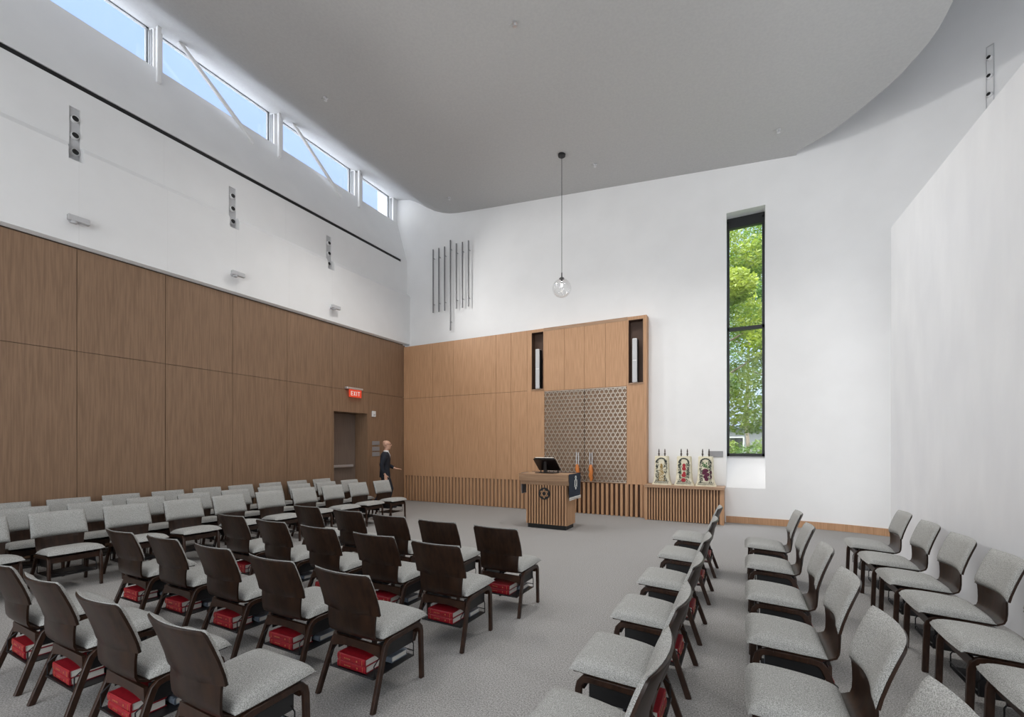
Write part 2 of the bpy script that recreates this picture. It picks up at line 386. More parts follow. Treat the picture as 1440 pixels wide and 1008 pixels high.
while x < AX1 - .1: w.box(x, x + .056, YA - .02, YA + .05, .005, .742); x += .1125
w.box(AX1 - .055, AX1, YA - .021, YA + .01, .005, .742)
A(w, 'base_slats', 'oak')
# lattice doors: three families of bars (trihexagonal star pattern)
def lattice(x0, x1, z0, z1, D=.0925, wd=.0036, dp=.011):
    m = MB(); yc = YA + .004
    for fam in range(3):
        th = fam * pi / 3; dx, dz = cos(th), sin(th); nx, nz = -dz, dx
        c0 = [(DC * nx + .77 * nz)]
        for k in range(-60, 80):
            off = (k + .5 * (fam == 0)) * D + c0[0]
            # clip line n.p = off to rectangle
            px, pz = nx * off, nz * off; t0, t1 = -99, 99
            for (p, d, lo, hi) in ((px, dx, x0, x1), (pz, dz, z0, z1)):
                if abs(d) < 1e-6:
                    if p < lo or p > hi: t0, t1 = 1, 0
                else:
                    a, b = (lo - p) / d, (hi - p) / d
                    if a > b: a, b = b, a
                    t0, t1 = max(t0, a), min(t1, b)
            if t1 - t0 < .02: continue
            e = wd; q = []
            for t, sg in ((t0, -1), (t0, 1), (t1, 1), (t1, -1)):
                q.append((px + dx * t + nx * e * sg, pz + dz * t + nz * e * sg))
            yo = fam * .0012
            m.add([(a, yc - dp + yo, b) for a, b in q] + [(a, yc + dp * .5 + yo, b) for a, b in q], [(0, 1, 2, 3), (7, 6, 5, 4), (0, 4, 5, 1), (1, 5, 6, 2), (2, 6, 7, 3), (3, 7, 4, 0)])
    return m
A(B(DC - .009, DC + .009, YA + .006, YA + .031, .76, 2.99), 'door_gap', 'seam')
for (a, b, hx) in ((DX[0] + .008, DC - .008, -3.545), (DC + .008, DX[1] - .008, -3.21)):
    d = A(B(a, b, YA + .012, YA + .03, DZ[0], DZ[1]), 'door', 'oak_shaded')
    lt = A(lattice(a, b, DZ[0], DZ[1]), 'lattice', 'lattice', d)
    fr = B(a, b, YA - .012, YA + .012, DZ[0], DZ[0] + .012).box(a, b, YA - .012, YA + .012, DZ[1] - .012, DZ[1])
    A(fr, 'door_frame', 'lattice', d)
    hd = MB()
    for q in (-.028, .028): hd.tube([(hx + q, YA - .09, 1.10), (hx + q, YA - .09, 1.47)], .013)
    hd.tube([(hx - .028, YA - .09, 1.42), (hx - .028, YA + .01, 1.42)], .01).tube([(hx + .028, YA - .09, 1.2), (hx + .028, YA + .01, 1.2)], .01)
    A(hd, 'handle_rods', 'chrome', d)
    g = MB().tube([(hx, YA - .09, .79), (hx + .008, YA - .09, .86), (hx - .012, YA - .09, .93), (hx + .012, YA - .09, 1.0), (hx - .008, YA - .09, 1.07), (hx, YA - .09, 1.18)], [.03, .042, .05, .045, .052, .036], n=10)
    A(g, 'carved_handle', 'amber', d, smooth=True)
# column speakers
def col_speaker(x, z0, label):
    r = tag(empty('column_speaker', (x, YA + .06, z0)), label, 'speaker', 'column speakers in the ark niches')
    MB().rbox(-.052, .052, -.12, .02, 0, 1.0, .012).build('cabinet', 'fixture', r)
    B(-.045, .045, -.126, -.1195, .02, .49).box(-.045, .045, -.126, -.1195, .51, .98).build('grille', 'fixture_grey', r)
    B(.052, .064, -.10, .03, .02, .98).build('side_panel', 'black', r)
    B(-.03, .03, .02, .137, .3, .36).box(-.03, .03, .02, .137, .7, .76).build('bracket', 'black', r)
    return r
col_speaker(-4.615, 3.062, 'slim white column speaker in the niche left of the ark doors')
col_speaker(-2.2, 3.062, 'slim white column speaker in the niche at the right end of the ark')

# credenza with scrolls
cr = tag(empty('low_credenza', (-1.15, 10.2, 0)), 'low oak credenza with vertical slats beside the ark, under the tall window', 'cabinet')
def CR(mb, name, m, **k): mb.v = [(p[0] + 1.15, p[1] - 10.2, p[2]) for p in mb.v]; return mb.build(name, m, cr, **k)
CR(MB().rbox(-1.945, -.355, 9.95, YF - .003, .715, .775, .004), 'top', 'oak_top')
CR(B(-1.90, -.41, 10.04, YF - .003, .005, .715), 'back_panel', 'slat_back')
w = MB(); x = -1.86
while x < -.44: w.box(x, x + .03, 10.0, 10.045, .01, .713); x += .0565
CR(w, 'slats', 'oak')
CR(B(-1.94, -1.885, 9.985, YF - .003, 0, .715), 'side_panel', 'oak'); CR(B(-.425, -.365, 9.985, YF - .003, 0, .715), 'side_panel', 'oak')

def scroll(x, label, kind):
    r = tag(empty('torah_scroll', (x, 10.13, .776)), label, 'scroll', 'dressed scrolls on the credenza')
    # flared mantle: elliptical sections over two rollers
    secs = [(.205, .10, 0), (.200, .097, .02), (.175, .088, .09), (.158, .084, .25), (.150, .082, .45), (.146, .080, .60), (.138, .072, .625)]
    vs = []; fs = []; n = 28
    for i, (a, b, z) in enumerate(secs):
        for k in range(n):
            t = 2 * pi * k / n; c, s_ = cos(t), sin(t); e = .55
            rip = 1 + (.05 * sin(9 * t) if z < .05 else .012 * sin(9 * t))
            vs.append((a * rip * math.copysign(abs(c) ** e, c), b * rip * math.copysign(abs(s_) ** e, s_), z))
    for i in range(len(secs) - 1):
        for k in range(n): fs.append((i * n + k, i * n + (k + 1) % n, (i + 1) * n + (k + 1) % n, (i + 1) * n + k))
    fs += [tuple(range(n))[::-1], tuple((len(secs) - 1) * n + k for k in range(n))]
    MB().add(vs, fs).build('mantle', 'cream', r, smooth=True)
    for q in (-.062, .062):
        MB().lathe([(.012, .60), (.013, .66), (.022, .665), (.022, .675), (.010, .69), (.014, .72), (.010, .76), (.004, .785)], (q, 0, 0), 10).build('roller_handle', 'darkwood', r, smooth=True)
    def fy(z): 
        for (a, b, z0), (c, d, z1) in zip(secs[:-1], secs[1:]):
            if z0 <= z <= z1: return -(b + (d - b) * (z - z0) / (z1 - z0)) * 1.015 - .003
        return -.085
    def blob(m, x0, z0, a, b, n=8, rot=0):
        c = [(x0 + a * cos(2 * pi * k / n) * cos(rot) - b * sin(2 * pi * k / n) * sin(rot), z0 + a * cos(2 * pi * k / n) * sin(rot) + b * sin(2 * pi * k / n) * cos(rot)) for k in range(n)]
        m.add([(p, fy(q) - .002, q) for p, q in c] + [(p, fy(q) + .012, q) for p, q in c], [tuple(range(n)), tuple(range(2 * n - 1, n - 1, -1))] + [(i, (i + 1) % n, (i + 1) % n + n, i + n) for i in range(n)])
    rr = random.Random(int(x * -100))
    m = MB()       # arch and scattered leaf stitching in black
    for k in range(15):
        t = pi * k / 14; blob(m, .095 * cos(t), .49 + .09 * sin(t), .016, .012, 6, t)
    for k in range(130):
        z = rr.uniform(.07, .54); sx = rr.choice((-1, 1)) * rr.uniform(.055, .115); blob(m, sx, z, rr.uniform(.008, .017), .0065, 6, rr.uniform(0, 3))
    for k in range(24): blob(m, -.14 + .0122 * k, .045 + .03 * (k % 2), .011, .007, 6, rr.uniform(0, 3))
    m.build('leaf_embroidery', 'emb_black', r)
    m = MB()
    if kind == 'gold':
        for k in range(110): 
            z = rr.uniform(.09, .46); wd = .075 * (1 - (z - .09) / .45); blob(m, rr.uniform(-wd, wd), z, .013, .006, 6, rr.uniform(0, 3))
        m.build('tree_embroidery', 'emb_gold', r)
    elif kind == 'red':
        for z, a in ((.43, .034), (.36, .040), (.22, .045), (.12, .048), (.26, .03)): blob(m, rr.uniform(-.01, .01), z, a, .042, 10)
        m.build('pomegranate_embroidery', 'emb_red', r)
        g = MB()
        for k in range(26): blob(g, rr.choice((-1, 1)) * rr.uniform(.03, .07), rr.uniform(.1, .48), .012, .006, 6, rr.uniform(0, 3))
        g.build('leaf_sprig_embroidery', 'emb_green', r)
    else:
        for z, a, x0 in ((.33, .06, 0), (.28, .05, -.02), (.25, .05, .03), (.2, .045, .0), (.15, .04, .02), (.29, .02, .1), (.2, .015, .105)): blob(m, x0, z, a, .04, 10)
        m.build('grape_embroidery', 'emb_purple', r)
        g = MB()
        for k in range(24): blob(g, rr.uniform(-.06, .06), rr.uniform(.38, .52), .018, .01, 6, rr.uniform(0, 3))
        g.build('leaf_sprig_embroidery', 'emb_green', r)
    return r
scroll(-1.60, 'scroll in a cream mantle with gold tree embroidery, nearest the ark', 'gold')
scroll(-1.14, 'scroll in a cream mantle with red pomegranates, middle of the credenza', 'red')
scroll(-.715, 'scroll in a cream mantle with dark purple grapes, nearest the tall window', 'grape')
tag(MB().rbox(-.69, -.40, YF - .018, YF - .001, 1.385, 1.51, .003).build('wall_plaque', 'plate'), 'grey rectangular plaque on the white wall behind the grape-embroidered scroll', 'plaque')

# menorah: seven rods
mn = tag(empty('menorah_wall_art', (-7.427, YF, 6.2)), 'seven grey vertical rods forming a menorah high on the white wall', 'wall sculpture')
for k in range(7):
    x = (k - 3) * .2045; z0, z1 = (-.69, 1.15) if k != 3 else (-1.28, 1.29)
    m = MB().tube([(x, -.09, z0), (x, -.09, z1)], .019, n=12).tube([(x, -.09, z1 - .25), (x, -.001, z1 - .25)], .008).tube([(x, -.09, z0 + .25), (x, -.001, z0 + .25)], .008)
    m.build('menorah_rod', 'steel_dark', mn, smooth=True)

# tall window
tw = struct(empty('window_8', (.025, YG, 1.40)))
hw = .36; H_ = 5.10
f = MB(); f.box(-hw, hw, -.05, .05, 0, .06).box(-hw, hw, -.05, .05, H_ - .04, H_ + .06).box(-hw, -hw + .05, -.05, .05, 0, H_).box(hw - .05, hw, -.05, .05, 0, H_).box(-hw, hw, -.05, .05, 2.72, 2.79)
f.build('window_frame', 'frame_black', tw)
B(-hw + .05, hw - .05, -.004, .004, .06, 2.72).box(-hw + .05, hw - .05, -.004, .004, 2.79, H_ - .04).build('window_pane', 'glass', tw)
B(-hw, hw, -.06, .05, H_ - .16, H_ - .04).build('window_blind_housing', 'frame_black', tw)

# ------------------------------------------------------------------ lectern
le = tag(empty('lectern', (-3.43, 8.2, 0)), 'slatted oak lectern with a black star disc on its front, before the ark', 'lectern')
B(-.41, .40, -.20, .21, 0, .085).build('plinth', 'black', le)
B(-.43, .43, -.215, .235, .085, .86).build('body', 'oak', le)
B(-.425, .425, -.222, -.2145, .095, .85).build('slat_backing', 'slat_back', le)
w = MB()
for k in range(15): x = -.425 + k * .0583; w.box(x, x + .032, -.245, -.22, .09, .855)
w.build('slats', 'oak', le)
cp = MB(); cp.prism([(-.245, .86), (-.27, .93), (-.31, .935), (-.33, 1.075), (.36, 1.075), (.36, .93), (.235, .86)], 'x', -.55, .49)
cp.build('top', 'oak_top', le)
dk = MB().lathe([(.118, 0), (.118, .012)], (-.03, -.258, .69), 36, 'y'); dk.build('emblem_disc', 'black', le)
# interlaced hexagram outline and inner circle
em = MB()
for s0 in (0, 1):
    tri = [(.088 * sin(2 * pi * k / 3 + pi * s0), .088 * cos(2 * pi * k / 3 + pi * s0)) for k in range(3)]
    for a, b in zip(tri, tri[1:] + tri[:1]): em.tube([(-.03 + a[0], -.262, .69 + a[1]), (-.03 + b[0], -.262, .69 + b[1])], .0075, n=6)
em.build('emblem_star', 'oak', le)
# book rest on top
br = tag(empty('book_stand', (-3.52, 8.18, 1.075)), 'dark tilted book stand on the lectern top, its back to the chairs', 'book stand')
MB().prism([(.19, .045), (.19, .06), (-.10, .29), (-.10, .275)], 'x', -.24, .24).build('rest', 'screen', br)
MB().prism([(.19, .045), (.215, .08), (.205, .088), (.185, .058)], 'x', -.23, .23).build('ledge', 'screen', br)
MB().box(-.2, .2, -.1, .2, 0, .012).prism([(-.06, .01), (-.05, .235), (-.02, .21), (-.01, .01)], 'x', -.03, .03).box(-.2, -.18, .16, .18, .01, .06).box(.18, .2, .16, .18, .01, .06).build('base', 'screen', br)
bk = tag(empty('open_book', (-3.52, 8.18, 1.075)), 'open white-paged book lying on the dark stand', 'book')
for xa, xb in ((-.20, -.004), (.004, .20)): MB().prism([(.172, .0835), (.186, .102), (-.088, .319), (-.102, .300)], 'x', xa, xb).build('page_block', 'pages', bk)
MB().prism([(.176, .0755), (.180, .081), (-.108, .3095), (-.112, .304)], 'x', -.215, .215).build('cover', 'screen', bk)
# velvet runner across the lectern top: hangs over both ends
ru = tag(empty('lectern_runner', (-3.43, 8.2, 1.076)), 'navy velvet runner draped over the lectern with white emblem and fringe', 'cloth')
def hang(x, sx, z0, hw0, hw1):
    top = []; bot = []
    for i in range(9):
        z = .006 - (z0) * i / 8; hwv = hw0 + (hw1 - hw0) * i / 8; r0 = []; r1 = []
        for k in range(11):
            yv = .03 * (sx > 0) - .03 * (sx < 0) + hwv * (k / 5 - 1); wv = .006 * sin(k * 1.3 + i * .4) * i / 8
            r0.append((x + sx * (.012 + wv), yv, z)); r1.append((x + sx * (.005 + wv), yv, z))
        top.append(r0); bot.append(r1)
    return MB().grid2(top, bot)
hang(.49, 1, .46, .33, .32).build('right_drop', 'navy', ru)
hang(-.55, -1, .42, .16, .15).build('left_drop', 'greycloth', ru)
MB().box(-.557, .497, .30, .35, .0005, .006).build('top_strip', 'navy', ru)
fr = MB()
for k in range(26):
    y = .03 - .32 + .64 * k / 25; fr.tube([(.505, y, -.45), (.507, y + .002, -.495)], .0035, n=5)
fr.build('fringe', 'white_thread', ru)
fr = MB().box(.5, .512, -.29, .35, -.453, -.438)
fr.build('white_border', 'white_thread', ru)
em = MB()      # small white emblem: crown over tablets with scrolls
def em_line(p): em.tube([(.514 + .002, .03 + a * 1.3, b * 1.3 + .03) for a, b in p], .006, n=5)
em_line([(.025 * cos(t * pi / 6), -.075 + .022 * sin(t * pi / 6)) for t in range(13)]); em_line([(-.02, -.105), (.02, -.105)]); em_line([(-.034, -.12), (-.034, -.2), (.034, -.2), (.034, -.12), (0, -.108), (-.034, -.12)])
em_line([(-.045, -.11), (-.045, -.22)]); em_line([(.045, -.11), (.045, -.22)]); em_line([(.018 * cos(t * pi / 5), -.235 + .018 * sin(t * pi / 5)) for t in range(11)])
em.build('emblem', 'white_thread', ru)

# ------------------------------------------------------------------ pendant, fixtures
pe = tag(empty('pendant_lamp', (-3.461, 8.886, 5.0)), 'clear glass globe pendant hanging on a thin cord before the ark', 'pendant lamp')
pzt = zc(-3.461) - 5.0
MB().lathe([(.005, pzt - .05), (.075, pzt - .045), (.08, pzt - .012), (.08, pzt + .001)], n=20).build('canopy', 'black', pe, smooth=True)
MB().tube([(0, 0, .30), (0, 0, pzt - .04)], .006).build('cord', 'black', pe)
MB().lathe([(.012, .33), (.014, .24), (.05, .215), (.055, .205), (.055, .195), (.016, .192), (.016, .10), (.010, .095)], n=14).build('lamp_holder', 'black', pe, smooth=True)
gv = [(.2 * sin(radians(a)), -.2 * cos(radians(a))) for a in range(4, 168, 6)]
g = MB().lathe(gv, n=32); g.f = g.f[:-1]
g.build('glass_globe', 'globe', pe, smooth=True)
MB().lathe([(.004, .03), (.02, .045), (.024, .065), (.015, .095), (.01, .1)], n=12).build('bulb', 'filament', pe, smooth=True)

# triple lamp niches in the left wall and the one in the curved wall
def triple(loc, rz, zs, label, hole):
    q_ = min(1., hole / .115)
    r = tag(empty('recessed_spotlight', loc, rz), label, 'recessed light', 'three-lamp wall recesses')
    B(-.004, .004, -hole / 2, hole / 2, 0, zs).build('back_plate', 'fixture' if hole < .1 else 'fixture_grey', r)
    for k in range(3):
        z = zs * (.2 + .3 * k)
        o = MB().lathe([(.05 * q_, .0), (.05 * q_, .055), (.044 * q_, .06), (.04 * q_, .045)], (.004, 0, z), 20, 'x').build('lamp_ring', 'fixture', r, smooth=True)
        MB().lathe([(.039 * q_, .0), (.039 * q_, .052), (.02 * q_, .056)], (.006, 0, z), 20, 'x').build('lamp_face', 'black', o, smooth=True)
    return r
for (a, b), wd in zip(niche_y, ('nearest the camera', 'middle of the three', 'nearest the far corner')):
    triple((-9.13, (a + b) / 2, 5.955), 0, .85, 'vertical recess with three black-faced lamps on the left white wall, ' + wd, b - a - .01)
ang = math.atan2(3.26 - CX, 9.37 - CY)
pr = (CX + RR * sin(ang), CY + RR * cos(ang))
tr = triple((pr[0] - .006 * sin(ang), pr[1] - .006 * cos(ang), 6.86), -pi / 2 - ang, .95, 'vertical recess with three black-faced lamps on the curved wall at right', .075)
B(.0, .012, -.045, -.038, -.01, .96).box(.0, .012, .038, .045, -.01, .96).box(0, .012, -.045, .045, .95, .96).build('trim_ring', 'fixture_grey', tr)
# small wall wash boxes
for k, (y, wd) in enumerate(((2.86, 'nearest the camera'), (5.23, 'middle of the three'), (7.60, 'nearest the far corner'))):
    r = tag(empty('wall_fixture', (-8.98, y, 4.98)), 'small white angular wall fixture on the left white wall, ' + wd, 'wall fixture', 'angular wall fixtures above the oak lining')
    MB().rbox(.07, .14, -.12, .13, .0, .085, .008).build('box', 'fixture_grey', r)
    MB().lathe([(.035, -.001), (.035, .075)], (0, -.05, .03), 16, 'x').lathe([(.034, -.03), (.04, -.022), (.04, .0)], (.10, -.045, 0), 16, 'z').build('mount', 'fixture_grey', r, smooth=True)
# ceiling spots / sprinklers
for x, y, wd in ((-2.974, 5.755, 'nearest the camera'), (-7.051, 5.803, 'near the clerestory'), (-6.947, 9.649, 'by the menorah corner'), (-2.9, 9.45, 'beside the pendant lamp'), (.562, 9.502, 'near the curved ceiling edge')):
    r = tag(empty('ceiling_fitting', (x, y, zc(x) if x > -6.9 else 8.243 if x < -7 else 8.232)), 'small round fitting in the grey ceiling, ' + wd, 'ceiling fitting', 'small ceiling fittings')
    MB().lathe([(.045, .004), (.045, -.006), (.015, -.012), (.012, -.05), (.028, -.052), (.028, -.058), (.01, -.06)], n=16).build('body', 'chrome', r, smooth=True)
    B(-.09, .09, -.02, .02, -.008, .0).build('trim_plate', 'ceiling', r)

# exit sign, wall device, plaques
ex = tag(empty('exit_sign', (XW, 8.33, 2.9)), 'lit red EXIT sign on the oak wall above the door', 'exit sign')
MB().rbox(.001, .10, -.31, .23, .185, .235, .008).build('mount', 'chrome', ex)
B(.04, .065, -.20, .20, -.01, .185).build('panel', 'exit_red', ex)
def letters(parent):
    m = MB(); x = .0655; y0 = -.155; h = .11; z0 = .03; t = .016
    def bar(a, b, c, d): m.box(x, x + .003, a, b, c, d)
    y = y0; bar(y, y + t, z0, z0 + h)
    for z in (z0, z0 + h / 2 - t / 2, z0 + h - t): bar(y, y + .06, z, z + t)
    y = y0 + .085
    m.add([(x, y, z0), (x, y + t, z0), (x, y + .065, z0 + h), (x, y + .065 - t, z0 + h), (x + .003, y, z0), (x + .003, y + t, z0), (x + .003, y + .065, z0 + h), (x + .003, y + .065 - t, z0 + h)], [(0, 1, 2, 3), (7, 6, 5, 4), (0, 4, 5, 1), (1, 5, 6, 2), (2, 6, 7, 3), (3, 7, 4, 0)])
    m.add([(x, y + .065 - t, z0), (x, y + .065, z0), (x, y + t, z0 + h), (x, y, z0 + h), (x + .003, y + .065 - t, z0), (x + .003, y + .065, z0), (x + .003, y + t, z0 + h), (x + .003, y, z0 + h)], [(0, 1, 2, 3), (7, 6, 5, 4), (0, 4, 5, 1), (1, 5, 6, 2), (2, 6, 7, 3), (3, 7, 4, 0)])
    y = y0 + .18; bar(y, y + t, z0, z0 + h)
    y = y0 + .225; bar(y, y + .075, z0 + h - t, z0 + h); bar(y + .0295, y + .0455, z0, z0 + h)
    return m.build('lettering', 'exit_white', parent)
letters(ex)
dv = tag(empty('wall_sensor', (XW, 9.01, 2.5)), 'small white device box on the oak wall right of the door', 'wall device')
MB().rbox(0, .045, -.06, .06, -.08, .08, .006).build('housing', 'fixture', dv); B(.045, .05, -.03, .03, -.045, .0).build('lens', 'fixture_grey', dv)
for (z0, z1, wd) in ((1.645, 1.755, 'topmost'), (1.485, 1.60, 'middle'), (1.335, 1.455, 'lowest')):
    tag(MB().rbox(XW, XW + .015, 8.97, 9.24, z0, z1, .003).build('wall_plaque', 'plate'), wd + ' of three grey plaques on the oak wall right of the door', 'plaque', 'plaques right of the door')

# ------------------------------------------------------------------ chair
def lerp_rows():
    # (y, z, half width, curve) along the ply shell from seat front to back top
    P = [(.495, .418, .232), (.46, .421, .236), (.38, .414, .236), (.28, .402, .23), (.19, .392, .22), (.135, .388, .212), (.10, .392, .205), (.068, .408, .203), (.050, .44, .205), (.042, .48, .208),
         (.036, .53, .211), (.0335, .568, .214), (.033, .571, .248), (.020, .62, .25), (-.002, .69, .249), (-.028, .76, .246), (-.050, .815, .243), (-.055, .828, .236), (-.058, .838, .22)]
    return P
SH = lerp_rows()
def shell_pt(i, u):
    y, z, hw = SH[i]; k = max(0, min(1, (z - .44) / .15)) if i > 7 else 0
    return Vector((hw * u, y + (.012 + .028 * k) * (u * u - .3) * (1 if i > 7 else 0), z + (.006 * u * u if i <= 7 else 0)))
def shell_n(i):
    a = Vector((0, *SH[max(i - 1, 0)][:2])); b = Vector((0, *SH[min(i + 1, len(SH) - 1)][:2])); t = (b - a).normalized()
    return Vector((0, -t.z, t.y)) * -1 if False else Vector((0, t.z, -t.y))
def make_chair():
    r = empty('upholstered_chair', (0, 0, 0))
    US = [k / 5 - 1 for k in range(11)]
    top = []; bot = []
    for i in range(len(SH)):
        nv = shell_n(i) * .006
        top.append([shell_pt(i, u) + nv for u in US]); bot.append([shell_pt(i, u) - nv for u in US])
    MB().grid2(top, bot).build('plywood_shell', 'walnut', r, smooth=True, angle=50)
    # seat cushion
    NV = 14; NU = 14; top = []; bot = []
    for i in range(NV + 1):
        v = i / NV; v = .5 + .5 * math.copysign(1 - (1 - abs(2 * v - 1)) ** 1.5, v - .5); y = .515 - .405 * v; zs = .428 - .026 * v; hw = .245 - .022 * v ** 2; t_ = []; b_ = []
        for k in range(NU + 1):
            u = 2 * k / NU - 1
            uu = math.copysign(1 - (1 - abs(u)) ** 1.6, u); prof_ = (max(0, 1 - abs(uu) ** 5)) ** .45 * (max(0, 1 - abs(2 * v - 1) ** 7)) ** .4
            z = zs + .066 * prof_ * (1 - .18 * abs(2 * v - 1) ** 2) + .004 * (u * u)
            yy = y + (.012 * (1 - u * u) if v == 0 else 0) 
            t_.append(Vector((hw * uu, yy, z - (.008 if v == 0 else 0)))); b_.append(Vector((hw * uu, yy, zs + .0015 + .006 * uu * uu - (.006 if v == 0 else 0))))
        top.append(t_); bot.append(b_)
    c = MB().grid2(top, bot); c.build('seat_cushion', 'fabric', r, smooth=True, angle=75)
    # back cushion on the front of the back
    rows = []
    zz = [.5715 + (.846 - .5715) * i / 10 for i in range(11)]
    def bp(z):
        for (a, b) in zip(SH[8:-1], SH[9:]):
            if a[1] <= z <= b[1] or b is SH[-1]:
                f_ = (z - a[1]) / (b[1] - a[1]); return a[0] + (b[0] - a[0]) * f_
    top = []; bot = []
    for i, z in enumerate(zz):
        v = i / 10; y0 = bp(z); f_ = []; g_ = []
        hwz = .247 - .004 * v
        for k in range(13):
            u = k / 6 - 1; uu = math.copysign(1 - (1 - abs(u)) ** 1.6, u)
            p_ = (max(0, 1 - abs(uu) ** 6)) ** .45 * (max(0, 1 - abs(2 * v - 1) ** 6)) ** .45
            cy = (.040) * (uu * uu - .3)
            f_.append(Vector((hwz * uu, y0 + cy + .0075 + .034 * p_, z + .004 * p_))); g_.append(Vector((hwz * uu, y0 + cy + .0068, z)))
        top.append(f_); bot.append(g_)
    MB().grid2(top, bot).build('back_cushion', 'fabric', r, smooth=True, angle=75)
    # bent legs
    S = (.026, .036)
    for sx in (-1, 1):
        x = .222 * sx
        MB().tube([(x, .478, 0), (x, .474, .15), (x, .468, .33), (x, .460, .362), (x, .44, .384), (x, .41, .390), (x, .38, .390)], 0, sq=S).build('leg', 'walnut_frame', r, smooth=True, angle=40)
        MB().tube([(.245 * sx, 0, 0), (.235 * sx, .06, .17), (.225 * sx, .112, .315), (x, .128, .352), (x, .15, .374), (x, .18, .381), (x, .21, .382)], 0, sq=S).build('leg', 'walnut_frame', r, smooth=True, angle=40)
        MB().tube([(x, .2101, .3815), (x, .3799, .3895)], 0, sq=(.025, .034)).build('side_rail', 'walnut_frame', r)
        MB().box(sx * .19 - .004, sx * .19 + .004, .12, .42, .265, .375).build('rack_side', 'black', r)
    B(-.209, .209, .440, .458, .325, .385).build('front_rail', 'walnut_frame', r)
    # arched rear crossbar
    n = 12; pts = [(-.215 + .43 * k / n, .288 + .028 * sin(pi * k / n) ** .7) for k in range(n + 1)]
    poly = pts + [(.209, .366), (-.209, .366)]
    MB().prism(poly, 'y', .090, .110).build('rear_crossbar', 'walnut_frame', r)
    MB().box(-.025, .025, .11, .40, .366, .379).build('centre_spine', 'rack', r)
    # wire book rack
    w = MB().box(-.195, .195, .055, .43, .166, .171)
    for q in (.06, .425):
        for sx in (-1, 1): w.tube([(sx * .195, q, .168), (sx * .195, q, .25), (sx * .195, q + (.05 if q < .2 else -.02), .29)], .004, n=5)
    w.tube([(-.195, .055, .172), (.195, .055, .172)], .005, n=5).tube([(-.195, .43, .2), (.195, .43, .2)], .004, n=5)
    w.build('book_rack', 'rack', r)
    return r
def make_book(cloth, name, bands=True, L_=.25, Wd=.165, T=.046):
    r = empty(name, (0, 0, 0)); h = L_ / 2
    c = MB().box(-h, h, 0, Wd, 0, .004).box(-h, h, 0, Wd, T - .004, T)
    sp = [(.0, .0), (-.005, .006), (-.007, T / 2), (-.005, T - .006), (0, T), (.004, T), (.004, 0)]
    c.prism(sp, 'x', -h, h); c.build('cover', cloth, r)
    B(-h + .005, h - .005, .004, Wd - .006, .004, T - .004).build('page_block', 'pages', r)
    if bands:
        g = MB()
        for q in (-.1, .1): g.box(q - .001, q + .001, -.0078, -.004, .007, T - .007)
        for k in range(5): g.box(-.06 + k * .012, -.055 + k * .012, -.0078, -.0045, .019, T - .02)
        g.box(.05, .058, -.0078, -.0045, .018, T - .018)
        g.build('spine_lettering', 'gold', r)
    return r
chair0 = make_chair(); red0 = make_book('redbook', 'red_book'); blue0 = make_book('bluebook', 'slate_book', False, .24, .15, .04)
used = {'c': False, 'r': False, 'b': False}
def inst(key, proto, loc, rz):
    if not used[key]:
        used[key] = True; proto.location = loc; proto.rotation_euler = (0, 0, rz); return proto
    return dup(proto, loc, rz)
ORD = ['first', 'second', 'third', 'fourth', 'fifth', 'sixth', 'seventh', 'eighth', 'ninth', 'tenth', 'eleventh']
def place(x, y, rz, label, group, books=None, where=None):
    rz += random.uniform(-.012, .012)
    c = inst('c', chair0, (x, y, 0), rz); tag(c, label, 'chair', group)
    if books:
        R_ = Matrix.Rotation(rz, 3, 'Z')
        for k in range(2):
            q = R_ @ Vector((-.02 + random.uniform(-.004, .004), .075 + random.uniform(-.004, .004), 0))
            b = inst('r', red0, (x + q.x, y + q.y, .1725 + k * .0465), rz + random.uniform(-.02, .02))
            tag(b, ('upper' if k else 'lower') + ' red book racked under the ' + where, 'book', 'red books racked under the chairs')
        q = R_ @ Vector((.03, .262, 0))
        b = inst('b', blue0, (x + q.x, y + q.y, .1725), rz)
        tag(b, 'slate-grey book racked under the ' + where, 'book', 'slate-grey books racked under the chairs')
# centre block, facing the ark
rows = [('front', [(-2.12, 3.71), (-2.83, 3.73), (-3.53, 3.77), (-4.25, 3.83), (-5.03, 3.86)]),
        ('second', [(-2.20, 2.88), (-2.90, 2.91), (-3.65, 2.93), (-4.38, 2.94), (-5.14, 2.97)]),
        ('third', [(-2.23, 1.975), (-2.93, 1.975), (-3.68, 1.99), (-4.42, 1.985), (-5.10, 1.95)]),
        ('back', [(-2.25, 1.075), (-2.96, 1.05), (-3.70, 1.05), (-4.42, 1.05)])]
for rn, L_ in rows:
    for k, (x, y) in enumerate(L_):
        wh = '%s chair from the aisle, %s centre row' % (ORD[k], rn)
        place(x, y, 0, 'walnut-backed chair facing the ark, ' + wh.replace(' chair', '', 1), 'chairs of the centre block', True, wh)
# right hand block, facing the centre
ys = [6.21, 5.17, 4.14, 3.28, 2.48, 1.76]
for k, y in enumerate(ys):
    wh = '%s chair from the ark, aisle-side row' % ORD[k]
    place(-.315, y, pi / 2, 'grey chair turned sideways, ' + wh.replace(' chair', '', 1), 'chairs of the aisle-side row', True, wh)
for k, y in enumerate([6.14, 5.14, 4.13, 3.28, 2.48, 1.74]):
    wh = '%s chair from the ark, middle right-hand row' % ORD[k]
    place(.53, y, pi / 2, 'grey chair, ' + wh.replace(' chair', '', 1), 'chairs of the middle right-hand row', True, wh)
for k, y in enumerate([6.69, 5.89, 5.14, 4.41, 3.73, 3.05]):
    place(1.63, y, pi / 2, 'grey chair backed against the partition, %s from the ark' % ORD[k], 'chairs along the partition')
